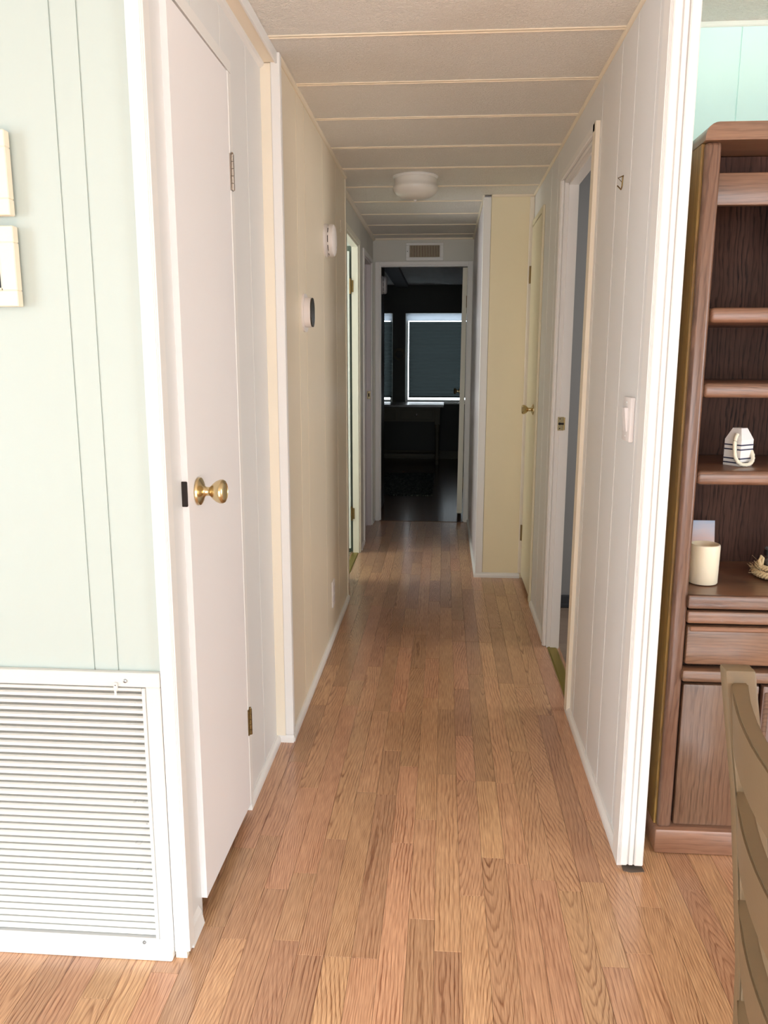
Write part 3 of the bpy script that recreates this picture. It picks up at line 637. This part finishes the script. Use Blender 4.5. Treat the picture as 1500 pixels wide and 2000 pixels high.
# white disc on the bedroom wall just inside the door
struct(MB().box(-.545, -.505, 6.151, 6.9, 0, H-.036).build('wall_bedroom', M['bedroom'], loc=(-.525, 6.5, 0)), 'dark partition just inside the bedroom door', 'wall')

# ------------------------------------------------------------------ fixtures
def smoke_alarm(name, label, x, y, z, r=.058, s=1.0):
    t = thing(name, label, 'smoke alarm', (x, y, z), 'round white smoke alarms')
    MB().lathe([(0, 0), (r, 0), (r*1.0, .008), (r*.93, .013), (r*.90, .016), (0, .016)], (x, y, z), 0, 40).build('base_plate', M['plastic'], t, True)
    MB().lathe([(r*.90, .016), (r*.90, .020), (0, .020)], (x, y, z), 0, 40).build('vent_gap', M['darkslot'], t)
    MB().lathe([(r*.96, .0195), (r*.99, .024), (r*.95, .036), (r*.82, .041), (r*.3, .043), (0, .043)], (x, y, z), 0, 40).build('cover', M['plastic'], t, True)
    mb = MB()
    for i in range(10):
        a = 2*math.pi*(i+.5)/10; c = (y+r*.915*math.cos(a), z+r*.915*math.sin(a)); d_ = (-math.sin(a)*.005, math.cos(a)*.005)
        n_ = (math.cos(a)*.0025, math.sin(a)*.0025)
        q = [(c[0]-d_[0]-n_[0], c[1]-d_[1]-n_[1]), (c[0]+d_[0]-n_[0], c[1]+d_[1]-n_[1]), (c[0]+d_[0]+n_[0], c[1]+d_[1]+n_[1]), (c[0]-d_[0]+n_[0], c[1]-d_[1]+n_[1])]
        mb.hull8([(x+.015, *p) for p in q], [(x+.0205, *p) for p in q])
    tag(mb.build('vent_rib', M['plastic'], t), kind='stuff')
    MB().lathe([(0, 0), (.005, 0), (.004, .0015), (0, .002)], (x+.042, y+.018, z-.03), 0, 12).build('test_button', M['grille'], t)
    return t
smoke_alarm('smoke_alarm', 'round white smoke alarm on the beige wall above the thermostat', BX, 3.365, 1.704, .064)
smoke_alarm('smoke_alarm', 'white disc alarm just inside the dark bedroom doorway', -.505, 6.60, 1.80, .07)
def rrect(cy, cz, hy, hz, r, n=8):
    pts = []
    for sx, sz, a0 in ((1, 1, 0), (-1, 1, 90), (-1, -1, 180), (1, -1, 270)):
        for i in range(n+1):
            a = math.radians(a0+90*i/n); pts.append((cy+sx*(hy-r)+r*math.cos(a), cz+sz*(hz-r)+r*math.sin(a)))
    return pts
th = thing('thermostat', 'white thermostat with dark oval face on the beige wall', 'thermostat', (BX, 2.83, 1.395))
MB().prism(rrect(2.84, 1.395, .058, .064, .045), 0, BX, BX+.006).build('wall_plate', M['plastic'], th, True)
MB().prism(rrect(2.83, 1.396, .040, .050, .038), 0, BX+.006, BX+.028).build('body', M['plastic'], th, True)
MB().prism(rrect(2.83, 1.396, .039, .049, .037), 0, BX+.028, BX+.032).build('display', M['screen'], th, True)
ot = thing('outlet', 'small white wall outlet low on the beige wall', 'outlet', (BX, 3.47, .2))
MB().box(BX, BX+.006, 3.433, 3.503, .143, .262, .002).build('cover_plate', M['plastic'], ot)
MB().box(BX+.006, BX+.008, 3.45, 3.486, .165, .195, .002).box(BX+.006, BX+.008, 3.45, 3.486, .208, .238, .002).build('socket', M['lilac'], ot)
tag(MB().tube([(BX+.003, 3.84, 1.857), (BX+.004, 3.842, 1.82), (BX+.007, 3.84, 1.812)], .0012, 6).box(BX, BX+.004, 3.832, 3.848, 1.804, 1.818, .001).build('wall_hook', M['cream_edge'], None, True, loc=(BX, 3.84, 1.81)), 'tiny painted hook and cord high at the end of the beige wall', 'hook')
sw = thing('light_switch', 'white surface-mounted rocker switch on the right hall wall', 'switch', (RX, 2.045, 1.1))
MB().box(RX-.0115, RX, 2.005, 2.087, 1.043, 1.152, .003, 2).build('switch_box', M['plastic'], sw, True)
MB().hull8([(RX-.0112, 2.03, 1.068), (RX-.0112, 2.062, 1.068), (RX-.0135, 2.062, 1.068), (RX-.0135, 2.03, 1.068)], [(RX-.0112, 2.03, 1.126), (RX-.0112, 2.062, 1.126), (RX-.020, 2.062, 1.126), (RX-.020, 2.03, 1.126)]).build('rocker', M['plastic'], sw)
for z in (1.056, 1.139): MB().lathe([(0, 0), (.003, 0), (.002, -.0012), (0, -.0014)], (RX-.0115, 2.046, z), 0, 10).build('screw', M['grille'], sw)
hk = thing('wire_hook', 'small bent wire hook on the right hall wall', 'hook', (RX, 2.30, 1.70))
MB().tube([(RX-.001, 2.287, 1.715), (RX-.012, 2.30, 1.712), (RX-.002, 2.296, 1.70), (RX-.001, 2.29, 1.716)], .0016, 6).build('eye', M['brass_dark'], hk)
MB().tube([(RX-.0015, 2.292, 1.714), (RX-.002, 2.296, 1.69), (RX-.003, 2.30, 1.683), (RX-.012, 2.306, 1.694)], .0018, 6).build('hook', M['brass_dark'], hk)
# ceiling light
cl = thing('ceiling_light', 'mushroom-shaped frosted glass flush ceiling light in the hallway', 'light', (-.15, 4.06, H))
MB().lathe([(0, 0), (.107, 0), (.109, -.004), (.104, -.010), (.100, -.012), (0, -.012)], (-.15, 4.06, H), 2, 48).build('base', M['trim'], cl, True)
MB().lathe([(.1005, -.010), (.101, -.014), (.099, -.030), (.101, -.040), (.1075, -.048), (.109, -.055), (.104, -.068), (.092, -.082), (.072, -.094), (.045, -.102), (.018, -.105), (0, -.1055)], (-.15, 4.06, H), 2, 64).build('glass_shade', M['frost'], cl, True)
MB().lathe([(0, 0), (.008, 0), (.006, -.004), (.003, -.008), (0, -.009)], (-.15, 4.06, H-.105), 2, 16).build('finial', M['trim'], cl, True)
# vent over end door
vt = thing('air_vent', 'white framed air vent with brown fins above the dark doorway', 'vent', (-.155, 6.095, 1.99))
fx0, fx1, fz0, fz1 = -.290, -.019, 1.928, 2.052; gx0, gx1, gz0, gz1 = -.264, -.046, 1.952, 2.034
MB().box(fx0, fx1, 6.088, 6.0995, fz0, gz0, .002).box(fx0, fx1, 6.088, 6.0995, gz1, fz1, .002).box(fx0, gx0, 6.088, 6.0995, gz0, gz1, .002).box(gx1, fx1, 6.088, 6.0995, gz0, gz1, .002).build('vent_frame', M['trim'], vt)
MB().box(gx0, gx1, 6.0975, 6.0995, gz0, gz1).build('vent_back', M['darkslot'], vt)
mb = MB()
vm = paint('brown_fin', (206, 190, 166), .5)
n = 24
for i in range(n):
    x = gx0+(i+.5)*(gx1-gx0)/n
    mb.hull8([(x-.0028, 6.090, gz0), (x+.0018, 6.0885, gz0), (x+.0026, 6.0972, gz0), (x-.002, 6.0972, gz0)], [(x-.0028, 6.090, gz1), (x+.0018, 6.0885, gz1), (x+.0026, 6.0972, gz1), (x-.002, 6.0972, gz1)])
mb.build('vent_fins', vm, vt)
MB().lathe([(0, 0), (.003, 0), (0, -.002)], (-.279, 6.088, 1.992), 1, 10).build('screw', M['darkslot'], vt)
# return-air grille
gr = thing('return_air_grille', 'large white louvred return-air grille low on the mint wall', 'grille', (-.9, 1.47, 0))
gx0, gx1 = -1.30, -.5495
MB().box(gx0, gx1, 1.461, 1.4745, .606, .636, .0015).box(-.5795, gx1, 1.461, 1.4745, .042, .606, .0015).box(gx0, gx0+.03, 1.461, 1.4745, .042, .606, .0015).box(gx0, gx1, 1.461, 1.4745, .024, .042, .0015).build('outer_frame', M['grille'], gr)
MB().box(-.5865, -.5795, 1.4585, 1.470, .042, .6045, .001).box(gx0+.03, -.5865, 1.4585, 1.470, .5985, .6045, .001).box(gx0+.03, -.5865, 1.4585, 1.470, .040, .0455, .001).build('inner_frame', M['grille'], gr)
MB().box(gx0, gx1, 1.448, 1.4745, 0, .0245, .004, 2).build('bottom_rail', M['trim'], gr)
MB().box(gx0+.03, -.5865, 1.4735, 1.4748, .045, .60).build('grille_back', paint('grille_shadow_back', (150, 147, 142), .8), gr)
n = 35; z0 = .0535; pit_ = (.5985-z0)/n
sm = None
for i in range(n):
    z = z0+i*pit_
    if sm is None:
        mb = MB(); L0, L1 = gx0+.03, -.5866
        mb.prism([(1.4735, 0.0052), (1.4735, .0064), (1.4660, .0072), (1.4612, .0050), (1.4600, .0), (1.4612, -.0004), (1.4622, .0038), (1.4665, .0060)], 0, L0, L1)
        o = mb.build('slat', M['slat'], gr, loc=(-.62, 1.466, 0)); sm = o.data; o.location.z = z
    else:
        o = bpy.data.objects.new('slat', sm); C.objects.link(o); o.parent = gr; o.location = Vector((-.62, 1.466, z))-gr.location
for x, z in ((-.619, .619), (-.613, .0335)):
    MB().lathe([(0, 0), (.0042, 0), (.0036, -.0018), (.001, -.0026), (0, -.0022)], (x, 1.461, z), 1, 16).build('screw', M['steel'], gr, True)
MB().box(-.6425, -.6335, 1.4565, 1.461, .598, .616, .0015).box(-.6405, -.6355, 1.4545, 1.4570, .590, .602, .001).build('clip', M['grille'], gr)
MB().lathe([(0, 0), (.0012, 0), (0, -.0008)], (-.638, 1.4565, .611), 1, 8).build('clip_screw', M['darkslot'], gr)
# picture frames
def frame(name, label, z0, z1, x1, x0=-.93):
    f = thing(name, label, 'picture frame', (x0, 1.475, z0), 'cream picture frames on the mint wall'); b_ = .028
    mb = MB()
    def mit(p):  # mitred members with bevelled inner lip
        return p
    for (a, b, c, d_) in ((x0, x1, z1-b_, z1), (x0, x1, z0, z0+b_), (x0, x0+b_, z0+b_, z1-b_), (x1-b_, x1, z0+b_, z1-b_)): mb.box(a, b, 1.449, 1.468, c, d_, .0015)
    mb.build('frame_moulding', M['cream_trim'], f)
    MB().box(x0+b_, x1-b_, 1.455, 1.458, z0+b_, z0+b_+.005, .001).box(x0+b_, x1-b_, 1.455, 1.458, z1-b_-.005, z1-b_, .001).box(x1-b_-.005, x1-b_, 1.455, 1.458, z0+b_, z1-b_, .001).build('inner_lip', M['cream_edge'], f)
    MB().box(x0+b_, x1-b_, 1.460, 1.463, z0+b_, z1-b_).build('picture', paint('midnight_print', (16, 20, 34), .25), f)
    MB().box(x0+.03, x1-.03, 1.4632, 1.4748, z0+.03, z1-.03).build('frame_backing', M['desktop'], f)
frame('picture_frame', 'upper cream picture frame cut by the left edge on the mint wall', 1.494, 1.636, -.770)
frame('picture_frame', 'lower cream picture frame with dark picture on the mint wall', 1.337, 1.476, -.768)

# ------------------------------------------------------------------ hutch
hx0, hx1, hy0, hy1 = .556, 1.52, 1.925, 2.285
ht = thing('hutch', 'tall dark-stained oak hutch with open shelves against the turquoise wall', 'cabinet', ((hx0+hx1)/2, 2.1, 0))
def rb(name, x0, x1, y0, y1, z0, z1, mat, par=None, bev=.006, seg=3): return MB().box(x0, x1, y0, y1, z0, z1, bev, seg).build(name, mat, par or ht, True, loc=((x0+x1)/2, (y0+y1)/2, (z0+z1)/2))
for x in (hx0+.001, hx1-.019): rb('side_panel', x, x+.018, 1.957, hy1, .066, 1.709, M['hutch_side'], None, .001, 1)
MB().box(hx0+.0005, hx0+.0125, 1.94, 1.9575, .066, 1.709, .002).build('edge_strip', M['hutch_side'], ht)
for x in (.561, 1.482): rb('stile', x, x+.035, 1.922, 1.945, .066, 1.709, M['hutch_v'], None, .009, 3)
# top with rounded front-view corners
pr = []
for cx, a0 in ((hx1-.018, 0), (hx0+.028, 90)):
    for i in range(7):
        a = math.radians(a0+90*i/6); pr.append((cx+.028*math.cos(a), 1.718+.028*math.sin(a)))
pr = pr+[(hx0, 1.709), (hx1+.01, 1.709)]
MB().prism(pr, 1, 1.912, hy1).build('top_board', M['hutch_h'], ht, True)
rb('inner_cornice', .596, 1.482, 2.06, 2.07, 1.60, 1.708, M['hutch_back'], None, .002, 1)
rb('rail', .596, 1.482, 1.972, 1.992, 1.585, 1.655, M['hutch_h'], None, .004, 2)
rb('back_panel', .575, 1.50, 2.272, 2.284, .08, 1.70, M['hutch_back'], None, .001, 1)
for z in (1.325, 1.156, .952): rb('shelf', .5975 if z < 1.3 else .600, 1.481, 1.932, 2.271, z, z+.034, M['hutch_h'], None, .010, 3)
rb('counter', .5755, 1.5005, 1.93, 2.271, .655, .685, M['hutch_h'], None, .002, 1)
rb('counter_edge', .594, 1.484, 1.914, 1.931, .652, .687, M['hutch_h'], None, .006, 2)
rb('moulding', .596, 1.482, 1.918, 1.945, .614, .646, M['hutch_h'], None, .006, 2)
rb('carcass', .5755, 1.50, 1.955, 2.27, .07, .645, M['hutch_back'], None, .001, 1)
for a, b in ((.5985, 1.037), (1.041, 1.479)):
    d_ = rb('drawer', a, b, 1.922, 1.953, .508, .607, M['hutch_h'], None, .007, 2)
    MB().box(a+.004, b-.004, 1.916, 1.9225, .595, .607, .003).build('finger_lip', M['hutch_h'], d_)
rb('moulding', .592, 1.486, 1.912, 1.955, .466, .497, M['hutch_h'], None, .007, 2)
xs = [.6005, .7885, 1.0385, 1.2585, 1.4785]
for i, (a, b) in enumerate(zip([.6005, .792, 1.042, 1.262], [.7865, 1.036, 1.256, 1.479])):
    d_ = rb('cabinet_door', a, b-.002, 1.926, 1.953, .074, .456, M['hutch_v'], None, .006, 2)
    if b-a > .1:
        MB().box(b-.0175 if i % 2 == 0 else a+.004, b-.0055 if i % 2 == 0 else a+.016, 1.9205, 1.9265, .09, .44, .003).build('finger_pull', M['hutch_h'], d_)
rb('base', .553, 1.523, 1.911, 2.27, 0, .068, M['hutch_h'], None, .008, 2)
# cord behind
cd = MB().tube([(.535, 2.22, .003), (.538, 2.08, .003), (.531, 1.985, .006), (.541, 1.965, .03), (.538, 1.985, .07), (.534, 2.05, .10), (.534, 2.2, .11)], .0028, 8).build('power_cord', paint('dark_cord', (58, 50, 50), .3), None, True, loc=(.535, 2.0, 0))
tag(cd, 'dark cord looping on the floor between fluted trim and hutch', 'cord')

# things on the hutch
by = thing('decorative_buoy', 'white wooden buoy with navy stripes and rope loop on the hutch shelf', 'decoration', (.727, 2.045, .9865))
ang = math.radians(80)
def bq(hw, z, c=(.727, 2.045)):
    return [(c[0]+hw*math.sqrt(2)*math.cos(ang+k*math.pi/2), c[1]+hw*math.sqrt(2)*math.sin(ang+k*math.pi/2), .9865+z) for k in range(4)]
mb = MB(); lv = [(.0235, 0), (.0232, .064), (.0118, .0915)]
for (a, z), (b, y) in zip(lv, lv[1:]): mb.hull8(bq(a, z), bq(b, y))
mb.build('body', M['buoy'], by)
for z in (.006, .0165, .0385, .0495): MB().hull8(bq(.02375-.0000, z), bq(.02372, z+.0032)).build('stripe', M['navy'], by)
R0 = Vector((.727, 2.045, .9865))
pts = []
ctrl = [(-.014, -.0235, .078), (-.020, -.030, .066), (-.021, -.033, .045), (-.018, -.036, .022), (-.008, -.040, .008), (.006, -.040, .0055), (.020, -.032, .008), (.029, -.020, .018), (.030, -.008, .032), (.024, .004, .045), (.018, .008, .060)]
for i in range(len(ctrl)-1):
    for k in range(6):
        t = k/6; p0 = Vector(ctrl[max(i-1, 0)]); p1 = Vector(ctrl[i]); p2 = Vector(ctrl[i+1]); p3 = Vector(ctrl[min(i+2, len(ctrl)-1)])
        pts.append(R0+.5*((2*p1)+(p2-p0)*t+(2*p0-5*p1+4*p2-p3)*t*t+(3*p1-p0-3*p2+p3)*t**3))
MB().tube(pts, [.0045+.0005*math.sin(i*2.1) for i in range(len(pts))], 10).build('rope_loop', M['rope'], by, True)
cn = thing('pillar_candle', 'ivory pillar candle with hollow top on the hutch counter', 'candle', (.662, 2.035, .6875))
MB().lathe([(0, 0), (.034, 0), (.0355, .002), (.0365, .094), (.0358, .0985), (.034, .100), (.030, .0985), (.024, .090), (.015, .085), (0, .084)], (.662, 2.035, .6875), 2, 48).build('wax', M['wax'], cn, True)
MB().tube([(.662, 2.035, .7715), (.663, 2.035, .779)], .0012, 6).build('wick', M['darkslot'], cn)
pc = MB().box(.640, .728, -.0007, .0007, .0, .134)
o = pc.build('postcard', M['card'], None, loc=(.684, 0, 0)); o.location = (.684, 2.155, .6865); o.rotation_euler.x = math.radians(-9)
tag(o, 'postcard of a pink and blue sky leaning behind the candle', 'postcard')
jr = thing('glass_jar', 'clear glass candle jar at the right edge of the hutch counter', 'jar', (.876, 2.10, .6865))
MB().lathe([(0, 0), (.037, 0), (.040, .003), (.040, .058), (.038, .064), (.0375, .074), (.0355, .074), (.036, .063), (.0375, .056), (.0375, .006), (0, .005)], (.876, 2.10, .6865), 2, 40).build('glass', M['glass'], jr, True)
MB().lathe([(0, 0), (.0365, 0), (.0365, .036), (0, .036)], (.876, 2.10, .6925), 2, 32).build('filling', paint('grey_wax', (150, 146, 140), .5), jr, True)
MB().lathe([(.0385, .058), (.0412, .058), (.0412, .074), (.0385, .074)], (.876, 2.10, .6865), 2, 40).build('rim_band', M['steel'], jr, True)
rp = thing('rope_wreath', 'frayed natural rope ring wound round the glass jar', 'rope', (.876, 2.10, .6865))
def helix(R, z, r, turns, n=160, ph=0, zz=0):
    out = []
    for i in range(n):
        a = 2*math.pi*i/n; b = turns*a+ph; rr = R+r*math.cos(b); out.append((.876+rr*math.cos(a), 2.10+rr*math.sin(a), z+r*math.sin(b)))
    return out
for ph in (0, 2.1, 4.2): MB().tube(helix(.058, .6985, .0055, 14, ph=ph), .0042, 6, True).build('strand', M['jute'], rp, True)
for ph in (0, 2.1, 4.2): MB().tube(helix(.053, .7155, .0045, 13, ph=ph+1), .0036, 6, True).build('strand', M['jute'], rp, True)
mb = MB()
random.seed(3)
for i in range(34):
    a = random.uniform(2.2, 4.4); c = Vector((.876+.063*math.cos(a), 2.10+.063*math.sin(a), .70+random.random()*.022)); d_ = Vector((math.cos(a)+random.uniform(-.6, .6), math.sin(a)+random.uniform(-.6, .6), random.uniform(-.4, .9)))*random.uniform(.008, .02)
    mb.tube([c, c+d_*.6, c+d_], .0004, 4)
mb.tube([(.822, 2.085, .715), (.816, 2.082, .735), (.821, 2.084, .746), (.827, 2.088, .74), (.826, 2.09, .72)], .004, 6)
tag(mb.build('frayed_fibres', M['jute'], rp), kind='stuff')
vs = thing('figurine', 'white figurine on a grey foot at the right edge of the second shelf', 'figurine', (.83, 2.15, 1.3595))
MB().lathe([(0, 0), (.030, 0), (.030, .007), (.010, .012), (0, .012)], (.83, 2.15, 1.3595), 2, 24).build('foot', paint('grey_foot', (150, 150, 150), .4), vs, True)
MB().lathe([(.007, .012), (.007, .12), (.02, .14), (.033, .17), (.037, .195), (.034, .225), (.027, .245), (.02, .25), (0, .25)], (.83, 2.15, 1.3595), 2, 24).build('body', M['buoy'], vs, True)
pb = thing('trinket', 'tiny pale grey trinket right of the buoy on the same shelf', 'trinket', (.803, 2.03, .9865))
MB().lathe([(0, 0), (.008, .001), (.011, .006), (.009, .012), (.004, .016), (0, .017)], (.806, 2.03, .9865), 2, 16).build('shell', M['steel'], pb, True)

# ------------------------------------------------------------------ chair in the foreground
ch = thing('dining_chair', 'olive gold ladder-back dining chair cut off by the right edge', 'chair', (.52, .57, 0))
def post(y0, y1, nm):
    mb = MB(); lv = [(.943, .284, .030), (.80, .306, .032), (.60, .327, .035), (.46, .334, .037), (.25, .328, .036), (0, .302, .030)]
    for (za, xa, wa), (zb, xb, wb_) in zip(lv, lv[1:]):
        mb.hull8([(xb, y0, zb), (xb+wb_, y0, zb), (xb+wb_, y1, zb), (xb, y1, zb)], [(xa, y0, za), (xa+wa, y0, za), (xa+wa, y1, za), (xa, y1, za)])
    bmesh.ops.remove_doubles(mb.bm, verts=list(mb.bm.verts), dist=1e-5)
    sh = [e for e in mb.bm.edges if abs((e.verts[0].co-e.verts[1].co).z) > .01 or e.verts[0].co.z > .94 and e.verts[1].co.z > .94]
    bmesh.ops.bevel(mb.bm, geom=sh, offset=.003, segments=2, profile=.5, affect='EDGES')
    return mb.build(nm, M['chair'], ch, True)
post(.783, .803, 'back_post'); post(.37, .390, 'back_post')
def slat(zt, hgt, xo, bow=.034, t_=.016):
    mb = MB(); n = 18; rings = []
    for i in range(n+1):
        u = i/n; y = .786-u*(.786-.386); b_ = 4*u*(1-u)*bow
        rings.append([mb.bm.verts.new(p) for p in ((xo-b_, y, zt), (xo-b_+t_, y, zt), (xo-b_+t_+.006, y, zt-hgt), (xo-b_+.006, y, zt-hgt))])
    for A, B in zip(rings, rings[1:]):
        for k in range(4): mb.bm.faces.new((A[k], A[(k+1) % 4], B[(k+1) % 4], B[k]))
    mb.bm.faces.new(rings[0]); mb.bm.faces.new(rings[-1][::-1])
    bmesh.ops.bevel(mb.bm, geom=[e for e in mb.bm.edges if abs(e.verts[0].co.y-e.verts[1].co.y) > .005], offset=.002, segments=2, affect='EDGES')
    mb.build('back_slat', M['chair'], ch, True)
slat(.930, .062, .292); slat(.812, .062, .306); slat(.688, .062, .318); slat(.566, .055, .327)
MB().box(.345, .80, .35, .823, .435, .465, .012, 3).build('seat', M['chair'], ch, True)
MB().box(.36, .79, .362, .38, .375, .435).box(.36, .79, .79, .808, .375, .435).box(.765, .785, .38, .79, .375, .435).build('apron', M['chair'], ch)
for y in (.362, .778): MB().hull8([(.76, y, 0), (.785, y, 0), (.785, y+.025, 0), (.76, y+.025, 0)], [(.752, y-.004, .435), (.792, y-.004, .435), (.792, y+.034, .435), (.752, y+.034, .435)]).build('front_leg', M['chair'], ch)
for y in (.37, .79): MB().tube([(.318, y+.004, .18), (.77, y, .18)], .010, 10).build('stretcher', M['chair'], ch, True)
bpy.context.view_layer.update()
